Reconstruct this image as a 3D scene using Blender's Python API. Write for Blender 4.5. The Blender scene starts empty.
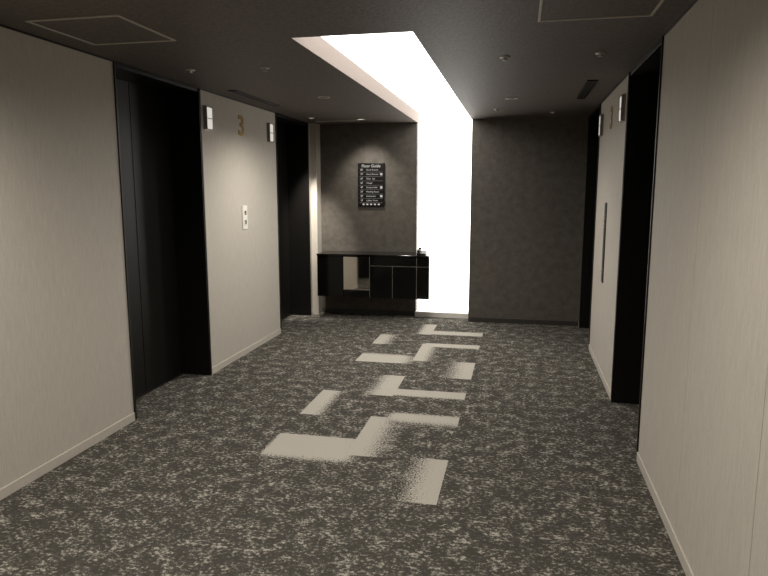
import bpy, math, random
from mathutils import Vector, Matrix
random.seed(3)
sc = bpy.context.scene
sc.view_settings.view_transform = 'Standard'
sc.view_settings.look = 'None'
sc.view_settings.exposure = 0.0
COL = sc.collection
CEIL = 2.44
XL, XR = -2.615, 0.74
YN = -3.2           # wall behind camera
YB, YA = 7.83, 8.07 # right part of the end wall / alcove part
SX0, SX1, SY0 = -1.275, -0.58, 3.53  # light trough

# ---------------------------------------------------------------- materials
def new_mat(name):
    m = bpy.data.materials.new(name); m.use_nodes = True
    nt = m.node_tree; nt.nodes.clear()
    out = nt.nodes.new('ShaderNodeOutputMaterial')
    b = nt.nodes.new('ShaderNodeBsdfPrincipled')
    nt.links.new(b.outputs[0], out.inputs[0])
    return m, nt, b, out
def simple(name, col, rough=0.5, metal=0.0, spec=0.5, var=0.06, scale=30, coat=0):
    m, nt, b, out = new_mat(name)
    tc = nt.nodes.new('ShaderNodeTexCoord')
    n = nt.nodes.new('ShaderNodeTexNoise'); n.inputs['Scale'].default_value = scale
    nt.links.new(tc.outputs['Object'], n.inputs['Vector'])
    r = nt.nodes.new('ShaderNodeValToRGB')
    r.color_ramp.elements[0].color = (*[c*(1-var) for c in col], 1)
    r.color_ramp.elements[1].color = (*[min(1, c*(1+var)) for c in col], 1)
    nt.links.new(n.outputs['Fac'], r.inputs[0]); nt.links.new(r.outputs[0], b.inputs['Base Color'])
    b.inputs['Roughness'].default_value = rough
    b.inputs['Metallic'].default_value = metal
    b.inputs['Specular IOR Level'].default_value = spec
    b.inputs['Coat Weight'].default_value = coat
    return m
def emit(name, col, s):
    m = bpy.data.materials.new(name); m.use_nodes = True
    nt = m.node_tree; nt.nodes.clear()
    out = nt.nodes.new('ShaderNodeOutputMaterial'); e = nt.nodes.new('ShaderNodeEmission')
    e.inputs[0].default_value = (*col, 1); e.inputs[1].default_value = s
    nt.links.new(e.outputs[0], out.inputs[0]); return m

def wallpaper(name, c0, c1):
    m, nt, b, out = new_mat(name)
    tc = nt.nodes.new('ShaderNodeTexCoord')
    mp = nt.nodes.new('ShaderNodeMapping'); mp.inputs['Scale'].default_value = (1, 1, 0.05)
    n = nt.nodes.new('ShaderNodeTexNoise'); n.inputs['Scale'].default_value = 190; n.inputs['Detail'].default_value = 3
    n2 = nt.nodes.new('ShaderNodeTexNoise'); n2.inputs['Scale'].default_value = 260; n2.inputs['Detail'].default_value = 2
    nt.links.new(tc.outputs['Object'], mp.inputs[0]); nt.links.new(mp.outputs[0], n.inputs['Vector'])
    mp2 = nt.nodes.new('ShaderNodeMapping'); mp2.inputs['Scale'].default_value = (0.6, 0.6, 0.25)
    nt.links.new(tc.outputs['Object'], mp2.inputs[0]); nt.links.new(mp2.outputs[0], n2.inputs['Vector'])
    a = nt.nodes.new('ShaderNodeMath'); a.operation = 'MULTIPLY_ADD'
    nt.links.new(n2.outputs['Fac'], a.inputs[0]); a.inputs[1].default_value = 0.45
    nt.links.new(n.outputs['Fac'], a.inputs[2])
    r = nt.nodes.new('ShaderNodeValToRGB')
    r.color_ramp.elements[0].position = 0.45; r.color_ramp.elements[1].position = 0.95
    r.color_ramp.elements[0].color = (*c0, 1); r.color_ramp.elements[1].color = (*c1, 1)
    nt.links.new(a.outputs[0], r.inputs[0]); nt.links.new(r.outputs[0], b.inputs['Base Color'])
    b.inputs['Roughness'].default_value = 0.8; b.inputs['Specular IOR Level'].default_value = 0.15
    bp = nt.nodes.new('ShaderNodeBump'); bp.inputs['Strength'].default_value = 0.06; bp.inputs['Distance'].default_value = 0.002
    nt.links.new(a.outputs[0], bp.inputs['Height']); nt.links.new(bp.outputs[0], b.inputs['Normal'])
    return m
def mottled(name, c0, c1, scale, rough=0.6, bump=0.3, fine=90):
    m, nt, b, out = new_mat(name)
    tc = nt.nodes.new('ShaderNodeTexCoord')
    n = nt.nodes.new('ShaderNodeTexNoise'); n.inputs['Scale'].default_value = scale; n.inputs['Detail'].default_value = 6
    n.inputs['Roughness'].default_value = 0.65
    n2 = nt.nodes.new('ShaderNodeTexNoise'); n2.inputs['Scale'].default_value = fine; n2.inputs['Detail'].default_value = 2
    for q in (n, n2): nt.links.new(tc.outputs['Object'], q.inputs['Vector'])
    a = nt.nodes.new('ShaderNodeMath'); a.operation = 'MULTIPLY_ADD'
    nt.links.new(n2.outputs['Fac'], a.inputs[0]); a.inputs[1].default_value = 0.5
    nt.links.new(n.outputs['Fac'], a.inputs[2])
    r = nt.nodes.new('ShaderNodeValToRGB')
    r.color_ramp.elements[0].position = 0.5; r.color_ramp.elements[1].position = 1.0
    r.color_ramp.elements[0].color = (*c0, 1); r.color_ramp.elements[1].color = (*c1, 1)
    nt.links.new(a.outputs[0], r.inputs[0]); nt.links.new(r.outputs[0], b.inputs['Base Color'])
    b.inputs['Roughness'].default_value = rough; b.inputs['Specular IOR Level'].default_value = 0.3
    bp = nt.nodes.new('ShaderNodeBump'); bp.inputs['Strength'].default_value = bump; bp.inputs['Distance'].default_value = 0.004
    nt.links.new(n2.outputs['Fac'], bp.inputs['Height']); nt.links.new(bp.outputs[0], b.inputs['Normal'])
    return m

M_wall = wallpaper('wallpaper_light', (0.47, 0.436, 0.386), (0.585, 0.546, 0.485))
M_dark = mottled('wallpaper_dark', (0.072, 0.064, 0.054), (0.130, 0.116, 0.100), 12, fine=120)
M_ceil = mottled('ceiling_paper', (0.074, 0.061, 0.052), (0.165, 0.140, 0.120), 45, 0.6, 0.7, 85)
M_black = simple('black_steel', (0.007, 0.0063, 0.0057), 0.42, 0.0, 0.25)
M_door = simple('door_steel', (0.010, 0.009, 0.008), 0.42, 0.0, 0.22)
M_trim = simple('dark_metal_trim', (0.04, 0.036, 0.032), 0.35, 0.6)
M_base = simple('baseboard_light', (0.56, 0.52, 0.46), 0.5)
M_based = simple('baseboard_dark', (0.035, 0.032, 0.028), 0.5)
M_lacq = simple('black_lacquer', (0.003, 0.0028, 0.0026), 0.10, 0.0, 0.25)
M_mirror = simple('bronze_mirror', (0.60, 0.56, 0.50), 0.04, 1.0)
M_chrome = simple('chrome', (0.7, 0.66, 0.6), 0.2, 1.0)
M_satin = simple('satin_metal', (0.30, 0.28, 0.25), 0.35, 0.6)
M_steel = simple('brushed_steel', (0.50, 0.47, 0.42), 0.45, 0.3)
M_gold = simple('gold', (0.33, 0.19, 0.010), 0.5, 0.0, 0.2)
M_white = simple('white_paint', (0.8, 0.77, 0.72), 0.5)
M_trough = simple('trough_paint', (0.24, 0.205, 0.185), 0.8, spec=0.1)
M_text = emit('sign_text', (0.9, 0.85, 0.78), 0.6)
M_glow = emit('luminous_panel', (1.0, 0.96, 0.90), 5.6)
M_lamp = emit('lantern_glass', (1.0, 0.95, 0.86), 0.65)
M_dl = emit('downlight_lens', (1.0, 0.9, 0.75), 2.0)
M_steel2 = simple('hatch_frame', (0.50, 0.46, 0.40), 0.5, 0.0)

# ---------------------------------------------------------------- mesh helpers
class MB:
    def __init__(s): s.v = []; s.f = []; s.m = []; s.mats = []
    def mi(s, mat):
        if mat not in s.mats: s.mats.append(mat)
        return s.mats.index(mat)
    def box(s, x0, x1, y0, y1, z0, z1, mat):
        b = len(s.v)
        s.v += [(x0,y0,z0),(x1,y0,z0),(x1,y1,z0),(x0,y1,z0),(x0,y0,z1),(x1,y0,z1),(x1,y1,z1),(x0,y1,z1)]
        k = s.mi(mat)
        for q in ((0,3,2,1),(4,5,6,7),(0,1,5,4),(1,2,6,5),(2,3,7,6),(3,0,4,7)):
            s.f.append(tuple(b+i for i in q)); s.m.append(k)
        return s
    def prism(s, pts, axis, a0, a1, mat):
        """extrude 2-D polygon along axis"""
        def P(p, a):
            return {0:(a,p[0],p[1]),1:(p[0],a,p[1]),2:(p[0],p[1],a)}[axis]
        b = len(s.v); n = len(pts); k = s.mi(mat)
        s.v += [P(p,a0) for p in pts] + [P(p,a1) for p in pts]
        s.f.append(tuple(b+i for i in range(n))[::-1]); s.m.append(k)
        s.f.append(tuple(b+n+i for i in range(n))); s.m.append(k)
        for i in range(n):
            j = (i+1) % n
            s.f.append((b+i,b+j,b+n+j,b+n+i)); s.m.append(k)
        return s
    def lathe(s, cx, cy, prof, mat, n=32):
        """profile list of (r,z) revolved about vertical axis at cx,cy"""
        b = len(s.v); k = s.mi(mat)
        for r, z in prof:
            for i in range(n):
                t = 2*math.pi*i/n; s.v.append((cx+r*math.cos(t), cy+r*math.sin(t), z))
        for a in range(len(prof)-1):
            for i in range(n):
                j = (i+1) % n
                s.f.append((b+a*n+i, b+a*n+j, b+(a+1)*n+j, b+(a+1)*n+i)); s.m.append(k)
        s.f.append(tuple(b+(len(prof)-1)*n+i for i in range(n))); s.m.append(k)
        return s
    def obj(s, name, parent=None, bevel=0, smooth=False):
        me = bpy.data.meshes.new(name); me.from_pydata(s.v, [], s.f)
        for m in s.mats: me.materials.append(m)
        for p, k in zip(me.polygons, s.m): p.material_index = k; p.use_smooth = smooth
        me.update()
        import bmesh
        bm = bmesh.new(); bm.from_mesh(me); bmesh.ops.recalc_face_normals(bm, faces=bm.faces); bm.to_mesh(me); bm.free()
        o = bpy.data.objects.new(name, me); COL.objects.link(o)
        if bevel:
            md = o.modifiers.new('bevel', 'BEVEL'); md.width = bevel; md.segments = 2; md.limit_method = 'ANGLE'
        if parent: o.parent = parent
        return o
def empty(name, loc=(0,0,0)):
    o = bpy.data.objects.new(name, None); COL.objects.link(o); o.empty_display_size = 0.1
    return o
def text(name, body, size, loc, rot, mat, parent, extrude=0.0, align='CENTER', bold=0.0, sx=1.0):
    c = bpy.data.curves.new(name, 'FONT'); c.body = body; c.size = size; c.extrude = extrude
    c.align_x = align; c.align_y = 'CENTER'; c.offset = bold
    t = bpy.data.objects.new(name, c); COL.objects.link(t)
    bpy.context.view_layer.update()
    dg = bpy.context.evaluated_depsgraph_get()
    me = bpy.data.meshes.new_from_object(t.evaluated_get(dg))
    bpy.data.objects.remove(t)
    for v in me.vertices: v.co.x *= sx
    o = bpy.data.objects.new(name, me); COL.objects.link(o)
    o.location = loc; o.rotation_euler = rot; me.materials.clear(); me.materials.append(mat)
    o.parent = parent
    return o

# ---------------------------------------------------------------- floor (carpet)
fl = MB().box(XL-0.42, XR+0.42, YN, 8.6, -0.05, 0.0, M_base)
def carpet():
    m, nt, b, out = new_mat('carpet')
    N = nt.nodes.new; L = nt.links.new
    tc = N('ShaderNodeTexCoord'); sep = N('ShaderNodeSeparateXYZ'); L(tc.outputs['Object'], sep.inputs[0])
    X, Y = sep.outputs[0], sep.outputs[1]
    def math_(op, a, c=None, clamp=False):
        n = N('ShaderNodeMath'); n.operation = op; n.use_clamp = clamp
        for i, v in enumerate((a, c)):
            if v is None: continue
            if isinstance(v, (int, float)): n.inputs[i].default_value = v
            else: L(v, n.inputs[i])
        return n.outputs[0]
    def ramp(v, a, w):   # 0 at a, 1 at a+w
        mr = N('ShaderNodeMapRange'); L(v, mr.inputs[0])
        mr.inputs[1].default_value = min(a, a+w); mr.inputs[2].default_value = max(a, a+w)
        if w < 0: mr.inputs[3].default_value = 1; mr.inputs[4].default_value = 0
        return mr.outputs[0]
    S = 0.004
    rects = [
        (-0.66,-0.37, 3.08,3.65, .24,S,S,S),
        (-1.54,-0.88, 3.43,3.86, .04,.14,.12,S),
        (-1.00,-0.70, 3.60,4.30, S,.24,S,S),
        (-0.94,-0.37, 4.14,4.44, .12,S,.16,.07),
        (-1.52,-1.30, 4.24,4.82, S,.14,S,S),
        (-1.22,-0.93, 4.77,5.34, .20,S,S,S),
        (-1.00,-0.37, 4.77,4.97, S,S,.06,S),
        (-0.68,-0.36, 5.35,5.90, .28,S,S,S),
        (-1.49,-0.86, 5.74,6.11, S,.24,S,.12),
        (-0.96,-0.74, 5.86,6.57, S,.16,S,S),
        (-0.93,-0.36, 6.40,6.60, S,S,.08,S),
        (-1.49,-1.25, 6.46,6.92, S,.18,S,S),
        (-1.15,-0.93, 7.00,7.56, .14,S,S,S),
        (-0.98,-0.36, 7.00,7.21, S,S,.05,S),
    ]
    total = None
    for x0,x1,y0,y1,fl_,fr,fn,ff in rects:
        v = math_('MULTIPLY', math_('MULTIPLY', ramp(X,x0,fl_), ramp(X,x1,-fr)), math_('MULTIPLY', ramp(Y,y0,fn), ramp(Y,y1,-ff)))
        total = v if total is None else math_('MAXIMUM', total, v)
    dn = N('ShaderNodeTexNoise'); dn.inputs['Scale'].default_value = 95; dn.inputs['Detail'].default_value = 2; dn.inputs['Roughness'].default_value = 0.8
    L(tc.outputs['Object'], dn.inputs['Vector'])
    dv = N('ShaderNodeMapRange'); L(dn.outputs['Fac'], dv.inputs[0])
    dv.inputs[1].default_value = 0.32; dv.inputs[2].default_value = 0.68; dv.inputs[3].default_value = 0.03; dv.inputs[4].default_value = 0.97
    patch = ramp(math_('SUBTRACT', total, dv.outputs[0]), -0.06, 0.14)
    # flecks
    mp = N('ShaderNodeMapping'); mp.inputs['Scale'].default_value = (0.78, 1.0, 1); L(tc.outputs['Object'], mp.inputs[0])
    f1 = N('ShaderNodeTexNoise'); f1.inputs['Scale'].default_value = 56; f1.inputs['Detail'].default_value = 4; f1.inputs['Roughness'].default_value = 0.74
    L(mp.outputs[0], f1.inputs['Vector'])
    f2 = N('ShaderNodeTexNoise'); f2.inputs['Scale'].default_value = 11; f2.inputs['Detail'].default_value = 3
    L(tc.outputs['Object'], f2.inputs['Vector'])
    dens = math_('MULTIPLY', math_('SUBTRACT', f2.outputs['Fac'], 0.5), 0.42)
    fv = math_('ADD', f1.outputs['Fac'], dens)
    r = N('ShaderNodeValToRGB'); L(fv, r.inputs[0])
    e = r.color_ramp.elements
    e[0].position = 0.42; e[0].color = (0.064, 0.060, 0.052, 1)
    e[1].position = 0.67; e[1].color = (0.44, 0.415, 0.36, 1)
    q = e.new(0.54); q.color = (0.092, 0.086, 0.076, 1)
    q = e.new(0.595); q.color = (0.26, 0.245, 0.212, 1)
    yn = N('ShaderNodeTexNoise'); yn.inputs['Scale'].default_value = 320; yn.inputs['Detail'].default_value = 1
    L(tc.outputs['Object'], yn.inputs['Vector'])
    mix = N('ShaderNodeMix'); mix.data_type = 'RGBA'
    L(patch, mix.inputs[0]); L(r.outputs[0], mix.inputs[6]); mix.inputs[7].default_value = (0.46, 0.432, 0.38, 1)
    mul = N('ShaderNodeMix'); mul.data_type = 'RGBA'; mul.blend_type = 'MULTIPLY'; mul.inputs[0].default_value = 1
    yr = N('ShaderNodeMapRange'); L(yn.outputs['Fac'], yr.inputs[0]); yr.inputs[1].default_value = .3; yr.inputs[2].default_value = .7
    yr.inputs[3].default_value = 0.76; yr.inputs[4].default_value = 1.18
    L(mix.outputs[2], mul.inputs[6]); L(yr.outputs[0], mul.inputs[7])
    L(mul.outputs[2], b.inputs['Base Color'])
    b.inputs['Roughness'].default_value = 1.0; b.inputs['Specular IOR Level'].default_value = 0.0
    bp = N('ShaderNodeBump'); bp.inputs['Strength'].default_value = 0.5; bp.inputs['Distance'].default_value = 0.004
    L(yn.outputs['Fac'], bp.inputs['Height']); L(bp.outputs[0], b.inputs['Normal'])
    return m
fl.mats = [carpet()]
fl.obj('floor')

# ---------------------------------------------------------------- ceiling
c = MB(); T = CEIL+0.35
xa, xb = XL-0.42, XR+0.42
c.box(xa, SX0, YN, 8.6, CEIL, T, M_ceil)
c.box(SX1, xb, YN, 8.6, CEIL, T, M_ceil)
c.box(SX0, SX1, YN, SY0, CEIL, T, M_ceil)
c.obj('ceiling')

# light trough (ceiling slot turning down the end wall)
g = empty('luminous_light_slot')
D = 0.13
mb = MB()
mb.box(SX0+0.001, SX1-0.001, SY0+0.001, 8.26, CEIL+D, CEIL+D+0.03, M_glow)     # ceiling diffuser
mb.box(SX0+0.001, SX1-0.001, 8.20, 8.23, 0.07, CEIL+D, M_glow)                  # wall diffuser
mb.obj('diffuser', g)
mb = MB()
mb.box(SX0-0.0, SX0+0.006, SY0, 8.20, CEIL, CEIL+D, M_trough)
mb.box(SX1-0.006, SX1, SY0, YB, CEIL, CEIL+D, M_trough)
mb.box(SX0, SX1, SY0, SY0+0.006, CEIL, CEIL+D, M_trough)
mb.obj('trough_sides', g)
mb = MB(); mb.box(SX0, SX1, YB+0.16, 8.24, 0.0, 0.07, M_white); mb.obj('sill', g, 0.004)

# ---------------------------------------------------------------- walls
def seams_wall(mb, x_face, side, y0, y1, ys, mat):
    """panelled wall with 3 mm grooves"""
    t = 0.36
    edges = [y0]+ys+[y1]
    for a, b_ in zip(edges[:-1], edges[1:]):
        ga = 0.0015 if a != y0 else 0; gb = 0.0015 if b_ != y1 else 0
        if side < 0: mb.box(x_face-0.012, x_face, a+ga, b_-gb, 0, CEIL, mat)
        else: mb.box(x_face, x_face+0.012, a+ga, b_-gb, 0, CEIL, mat)
    if side < 0: mb.box(x_face-t, x_face-0.012, y0, y1, 0, CEIL, M_trim)
    else: mb.box(x_face+0.012, x_face+t, y0, y1, 0, CEIL, M_trim)
L1, L2, L3, L4 = 3.885, 5.02, 6.735, 7.80
R1, R2, R3, R4 = 3.885, 4.98, 6.66, 7.74
mb = MB()
seams_wall(mb, XL, -1, YN, L1, [-1.2, 0.6], M_wall)
seams_wall(mb, XL, -1, L2, L3, [], M_wall)
seams_wall(mb, XL, -1, L4, YA, [], M_wall)
mb.obj('wall_left')
MB().box(XL, -2.535, 7.90, YA, 0, CEIL, M_wall).obj('wall_return')      # light return beside the alcove
mb = MB()
seams_wall(mb, XR, 1, YN, R1, [-1.5, 0.2, 1.10, 2.05, 2.93], M_wall)
seams_wall(mb, XR, 1, R2, R3, [], M_wall)
seams_wall(mb, XR, 1, R4, YB, [], M_wall)
mb.obj('wall_right')
mb = MB().box(XL-0.36, SX0, YA, 8.4, 0, CEIL, M_dark)
mb.box(SX1, XR+0.36, YB, 8.4, 0, CEIL, M_dark)
mb.box(SX0, SX1, 8.26, 8.4, 0, T, M_dark)
mb.obj('wall_back')
MB().box(XL-0.4, XR+0.4, YN-0.1, YN, 0, CEIL, M_wall).obj('wall_front')
# baseboards
bh = 0.058
mb = MB()
for a, b_ in ((YN, L1-0.012), (L2+0.012, L3-0.012), (L4+0.014, 7.90)): mb.box(XL, XL+0.008, a, b_, 0, bh, M_base)
mb.obj('baseboard_left', None, 0.002)
mb = MB()
for a, b_ in ((YN, R1-0.012), (R2+0.012, R3-0.012), (R4+0.014, YB)): mb.box(XR-0.008, XR, a, b_, 0, bh, M_base)
mb.obj('baseboard_right', None, 0.002)
mb = MB(); mb.box(-2.535, SX0, YA-0.008, YA, 0, bh, M_based); mb.box(SX1, XR-0.01, YB-0.008, YB, 0, bh, M_based)
mb.obj('baseboard_back', None, 0.002)
mb = MB()
for a, b_ in ((YN, L1), (L2, L3)): mb.box(XL, XL+0.004, a, b_, CEIL-0.012, CEIL, M_trim)
for a, b_ in ((YN, R1), (R2, R3)): mb.box(XR-0.004, XR, a, b_, CEIL-0.012, CEIL, M_trim)
mb.obj('trim_1')

# ---------------------------------------------------------------- elevator doors
def elevator(n, side, y0, y1):
    e = empty('door_%d' % n)
    X = XL if side < 0 else XR
    s = side
    def bx(mb, a, b_, ya, yb, z0, z1, m):
        xa_, xb_ = X+s*a, X+s*b_
        mb.box(min(xa_, xb_), max(xa_, xb_), ya, yb, z0, z1, m)
    dp = 0.30
    top = CEIL-0.004
    fr = MB()
    bx(fr, -0.006, dp, y0-0.012, y0+0.012, 0, top, M_black)
    bx(fr, -0.006, dp, y1-0.012, y1+0.012, 0, top, M_black)
    bx(fr, 0.0, dp, y0+0.012, y1-0.012, top-0.03, top, M_black)
    fr.obj('frame', e, 0.0015)
    mt = MB()
    bx(mt, -0.010, -0.006, y0-0.012, y0-0.002, 0, top, M_trim)
    bx(mt, -0.010, -0.006, y1+0.002, y1+0.012, 0, top, M_trim)
    mt.obj('edge_trim', e)
    ym = (y0+y1)/2
    pl = MB()
    bx(pl, dp-0.03, dp-0.005, y0+0.012, ym-0.002, 0.008, top-0.03, M_door); pl.obj('panel_1', e, 0.003)
    pl = MB()
    bx(pl, dp-0.03, dp-0.005, ym+0.002, y1-0.012, 0.008, top-0.03, M_door); pl.obj('panel_2', e, 0.003)
    bk = MB(); bx(bk, dp, dp+0.05, y0-0.012, y1+0.012, 0, top, M_black); bk.obj('shaft_backing', e)
    sl = MB(); bx(sl, dp-0.05, dp, y0+0.012, y1-0.012, 0.0, 0.007, M_trim)
    sl.obj('sill', e)
elevator(1, -1, L1, L2); elevator(2, -1, L3, L4)
elevator(3, 1, R1, R2); elevator(4, 1, R3, R4)

# ---------------------------------------------------------------- hall lanterns
def lantern(side, y0, z0=2.11, z1=2.31, w=0.13):
    e = empty('elevator_hall_lantern')
    X = XL if side < 0 else XR; s = -side
    def bx(mb, a, b_, ya, yb, za, zb, m):
        p, q = X+s*a, X+s*b_; mb.box(min(p,q), max(p,q), ya, yb, za, zb, m)
    m1 = MB(); bx(m1, 0, 0.008, y0, y0+w, z0, z1, M_satin); m1.obj('back_plate', e, 0.002)
    m1 = MB(); bx(m1, 0.008, 0.026, y0+0.016, y0+w-0.016, z0+0.012, z1-0.012, M_lamp); m1.obj('glass', e, 0.006)
    m1 = MB()
    bx(m1, 0.008, 0.029, y0+0.010, y0+0.016, z0+0.004, z1-0.004, M_satin)
    bx(m1, 0.008, 0.029, y0+w-0.016, y0+w-0.010, z0+0.004, z1-0.004, M_satin)
    bx(m1, 0.008, 0.029, y0+0.012, y0+w-0.012, z0+0.092, z0+0.100, M_satin)
    m1.obj('cage', e, 0.001)
lantern(-1, 5.085); lantern(-1, 6.48)
lantern(1, 5.12); lantern(1, 6.40)

# floor numerals
def numeral(side, y):
    e = empty('floor_number_sign')
    rot = (math.pi/2, 0, math.pi/2) if side < 0 else (math.pi/2, 0, -math.pi/2)
    x = XL+0.003 if side < 0 else XR-0.003
    text('numeral', '3', 0.26, (x, y, 2.205), rot, M_gold, e, 0.0025, bold=0.005, sx=1.2)
numeral(-1, 5.83); numeral(1, 5.85)

# call buttons
def call_panel(side, y0, y1, z0, z1, buttons, frame, face):
    e = empty('elevator_call_panel')
    X = XL if side < 0 else XR; s = -side
    def bx(mb, a, b_, ya, yb, za, zb, m):
        p, q = X+s*a, X+s*b_; mb.box(min(p,q), max(p,q), ya, yb, za, zb, m)
    m1 = MB(); bx(m1, 0, 0.008, y0, y1, z0, z1, face); m1.obj('face_plate', e, 0.003)
    m1 = MB(); ym = (y0+y1)/2
    for z in buttons:
        bx(m1, 0.008, 0.014, ym-0.02, ym+0.02, z-0.02, z+0.02, frame)
        bx(m1, 0.014, 0.0155, ym-0.008, ym+0.008, z-0.008, z+0.008, M_black)
    m1.obj('buttons', e, 0.002)
    return e
call_panel(-1, 5.79, 5.90, 1.23, 1.46, (1.30, 1.39), M_chrome, M_white)
call_panel(1, 5.84, 5.95, 0.80, 1.50, (0.90, 1.30, 1.38), M_steel, M_trim)

# ---------------------------------------------------------------- cabinet
cab = empty('wall_cabinet')
cx0, cx1, cy0, cy1, cz0, cz1 = -2.47, -1.05, 7.65, YA-0.0, 0.285, 0.825
xm0, xm1 = -2.13, -1.79
k = MB()
k.box(cx0, cx1, cy0-0.01, cy1, cz1-0.025, cz1, M_lacq)             # top slab
k.obj('top', cab, 0.003)
k = MB()
k.box(cx0, cx1, cy0+0.02, cy1, cz0, cz1-0.025, M_lacq)
k.obj('carcass', cab, 0.002)
k = MB()
k.box(cx0+0.004, xm0-0.003, cy0, cy0+0.02, cz0+0.004, cz1-0.03, M_lacq)
k.box(xm0+0.003, xm1-0.003, cy0, cy0+0.02, cz0+0.004, 0.38, M_lacq)
k.box(xm1+0.003, -1.207, cy0, cy0+0.02, 0.69, cz1-0.03, M_lacq)
k.box(-1.201, cx1-0.004, cy0, cy0+0.02, 0.69, cz1-0.03, M_lacq)
k.box(xm1+0.003, -1.506, cy0, cy0+0.02, cz0+0.004, 0.682, M_lacq)
k.box(-1.500, -1.207, cy0, cy0+0.02, cz0+0.004, 0.682, M_lacq)
k.box(-1.201, cx1-0.004, cy0, cy0+0.02, cz0+0.004, 0.682, M_lacq)
k.obj('fronts', cab, 0.002)
k = MB()
k.box(xm0+0.003, xm1-0.003, cy0+0.002, cy0+0.018, 0.385, cz1-0.033, M_mirror)
k.obj('mirror_panel', cab, 0.002)
k = MB()
k.box(xm1-0.002, xm1+0.002, cy0-0.003, cy0+0.01, cz0, cz1-0.03, M_satin)
k.box(-1.505, -1.501, cy0-0.003, cy0+0.01, cz0, 0.684, M_satin)
k.box(-1.206, -1.202, cy0-0.003, cy0+0.01, cz0, cz1-0.03, M_satin)
k.box(xm1, cx1, cy0-0.003, cy0+0.01, 0.684, 0.688, M_satin)
k.box(xm0, xm1, cy0-0.003, cy0+0.01, 0.379, 0.384, M_satin)
k.obj('inlay_strips', cab)

# telephone on the cabinet
ph = empty('telephone')
z = cz1+0.0005
px_, py_ = -1.16, 7.78
k = MB()
k.prism([(py_-0.07, z), (py_+0.07, z), (py_+0.07, z+0.05), (py_-0.07, z+0.02)], 0, px_-0.055, px_+0.055, M_black)
k.obj('base', ph, 0.004)
k = MB()
k.prism([(py_-0.075, z+0.030), (py_+0.075, z+0.062), (py_+0.075, z+0.085), (py_+0.04, z+0.085), (py_+0.03, z+0.068), (py_-0.03, z+0.058), (py_-0.045, z+0.066), (py_-0.08, z+0.055)], 0, px_-0.05, px_-0.012, M_black)
k.obj('handset', ph, 0.004)

# ---------------------------------------------------------------- directory sign
sg = empty('floor_directory_sign')
sx0, sx1, sz0, sz1 = -2.03, -1.685, 1.41, 1.95
MB().box(sx0, sx1, YA-0.03, YA, sz0, sz1, M_black).obj('board', sg, 0.003)
R = (math.pi/2, 0, 0)
yt = YA-0.032
text('heading', 'Floor Guide', 0.05, ((sx0+sx1)/2, yt, sz1-0.038), R, M_text, sg, bold=0.0008)
rows = [('8F', 'Guest Rooms'), ('7F', 'Guest Rooms'), ('6F', 'Salon  Spa'), ('5F', 'Chapel'), ('4F', 'Banquet Hall'),
        ('3F', 'Meeting Room'), ('2F', 'Restaurant'), ('1F', 'Lobby  Front')]
zz = sz1-0.085
mk = MB()
for i, (a, b_) in enumerate(rows):
    text('row_label_%d' % (i+1), a, 0.034, (sx0+0.05, yt, zz), R, M_text, sg, align='CENTER', bold=0.0002)
    text('row_text_%d' % (i+1), b_, 0.028, (sx0+0.11, yt, zz), R, M_text, sg, align='LEFT', bold=0.0)
    if i in (1, 4, 6):
        mk.box(sx0+0.29, sx0+0.32, yt-0.001, yt, zz-0.014, zz+0.014, M_text)
    mk.box(sx0+0.02, sx1-0.02, yt-0.0005, yt, zz-0.0290, zz-0.0278, M_text)
    zz -= 0.055
for i in range(5):
    mk.box(sx0+0.06+i*0.05, sx0+0.085+i*0.05, yt-0.001, yt, sz0+0.012, sz0+0.030, M_text)
mk.obj('pictograms', sg)

# ---------------------------------------------------------------- ceiling fixtures
def hatch(x0, x1, y0, y1):
    e = empty('ceiling_access_hatch')
    w = 0.014; z1 = CEIL; z0 = CEIL-0.006
    k = MB()
    k.box(x0, x1, y0, y0+w, z0, z1, M_steel2); k.box(x0, x1, y1-w, y1, z0, z1, M_steel2)
    k.box(x0, x0+w, y0+w, y1-w, z0, z1, M_steel2); k.box(x1-w, x1, y0+w, y1-w, z0, z1, M_steel2)
    k.obj('frame', e, 0.001)
    MB().box(x0+w+0.004, x1-w-0.004, y0+w+0.004, y1-w-0.004, CEIL-0.003, CEIL, M_ceil).obj('panel', e)
hatch(-2.44, -1.92, 2.91, 3.45); hatch(0.06, 0.60, 2.91, 3.45)
def diffuser(x0, x1, y0, y1, fm):
    e = empty('linear_air_diffuser')
    k = MB(); z0 = CEIL-0.008
    w = 0.008
    k.box(x0, x1, y0, y0+w, z0, CEIL, fm); k.box(x0, x1, y1-w, y1, z0, CEIL, fm)
    k.box(x0, x0+w, y0+w, y1-w, z0, CEIL, fm); k.box(x1-w, x1, y0+w, y1-w, z0, CEIL, fm)
    k.obj('frame', e)
    k = MB()
    k.box(x0+w, x1-w, y0+w, y1-w, CEIL-0.001, CEIL, M_black)
    if x1-x0 > y1-y0:
        for i in range(2):
            t = y0+(y1-y0)*(i+1)/3; k.box(x0+w, x1-w, t-0.003, t+0.003, CEIL-0.006, CEIL-0.001, fm)
    else:
        for i in range(2):
            t = x0+(x1-x0)*(i+1)/3; k.box(t-0.003, t+0.003, y0+w, y1-w, CEIL-0.006, CEIL-0.001, fm)
    k.obj('slats', e)
diffuser(-2.44, -2.36, 5.2, 6.2, M_trim); diffuser(0.48, 0.56, 5.3, 6.3, M_trim); diffuser(-2.45, -1.93, 7.62, 7.72, M_steel)
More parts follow.
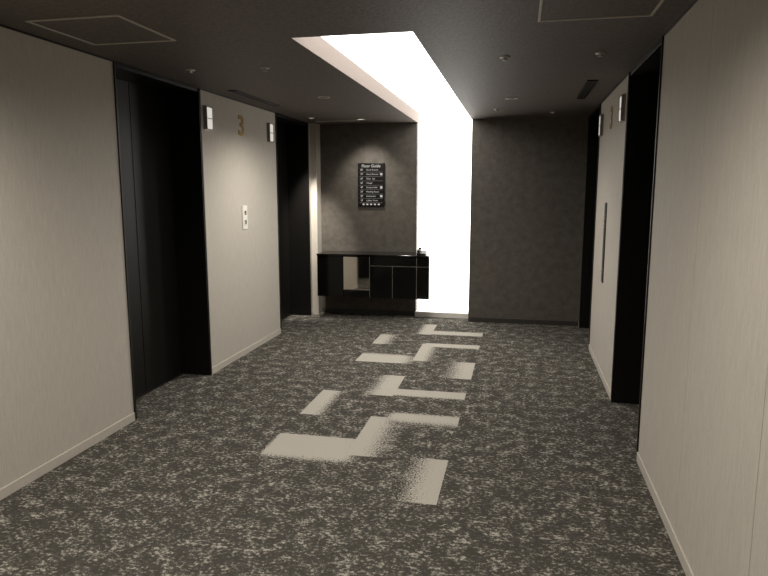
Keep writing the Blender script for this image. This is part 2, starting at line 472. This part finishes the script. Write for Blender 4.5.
def downlight(x, y, r=0.045, on=False, power=0, aim=None, size=120):
    e = empty('recessed_downlight')
    MB().lathe(x, y, [(r*1.25, CEIL-0.0003), (r*1.25, CEIL-0.006), (r*1.05, CEIL-0.008), (r*0.95, CEIL-0.002)], M_steel, 32).obj('rim', e, smooth=True)
    MB().lathe(x, y, [(r*0.9, CEIL-0.0015), (r*0.9, CEIL-0.003)], M_dl if on else M_black, 24).obj('lens', e)
    if power:
        l = bpy.data.lights.new('downlight_lamp', 'SPOT'); l.energy = power; l.spot_size = math.radians(size); l.spot_blend = 0.9
        l.shadow_soft_size = 0.04; l.color = (1, 0.935, 0.835)
        o = bpy.data.objects.new('lamp', l); COL.objects.link(o); o.location = (x, y, CEIL-0.03); o.parent = e
        dirv = Vector(aim) - Vector(o.location) if aim else Vector((0,0,-1))
        o.rotation_euler = dirv.to_track_quat('-Z', 'Y').to_euler()
def sprinkler(x, y):
    MB().lathe(x, y, [(0.034, CEIL-0.0005), (0.033, CEIL-0.004), (0.012, CEIL-0.006), (0.009, CEIL-0.016), (0.016, CEIL-0.017), (0.016, CEIL-0.020), (0.003, CEIL-0.022)], M_steel, 24).obj('fire_sprinkler', None, smooth=True)
downlight(-1.76, 5.74, on=False, power=76, size=150)
downlight(-0.10, 6.15, on=False, power=22)
downlight(-1.87, 7.55, 0.04, on=True, power=46, aim=(-1.87, 8.15, 1.4), size=75)
downlight(-2.40, 7.30, 0.03, on=True, power=260, aim=(-2.60, 7.98, 0.7), size=44)  # added spot, not a known fixture; brightens the wall return beside the alcove
for (x, y_, p_) in ((-1.9, 1.9, 92), (-0.35, 1.9, 86), (-1.9, -0.4, 85), (-0.35, -0.4, 50)):
    downlight(x, y_, 0.05, on=True, power=p_, size=160)
for (x, y_) in ((-2.29, 4.29), (-1.75, 4.33), (0.46, 4.30), (-0.12, 4.30), (0.32, 7.31), (-0.26, 6.93)):
    sprinkler(x, y_)

# ---------------------------------------------------------------- world
w = bpy.data.worlds.new('world'); sc.world = w; w.use_nodes = True
w.node_tree.nodes['Background'].inputs[0].default_value = (1, 0.95, 0.88, 1)
w.node_tree.nodes['Background'].inputs[1].default_value = 0.02

# ---------------------------------------------------------------- camera
cd = bpy.data.cameras.new('camera'); cd.sensor_width = 36; cd.lens = 36*640/768
cam = bpy.data.objects.new('camera', cd); COL.objects.link(cam)
cam.location = (0, 0, 1.6)
cam.rotation_euler = (math.radians(90-8.62), 0, math.radians(11.87))
sc.camera = cam
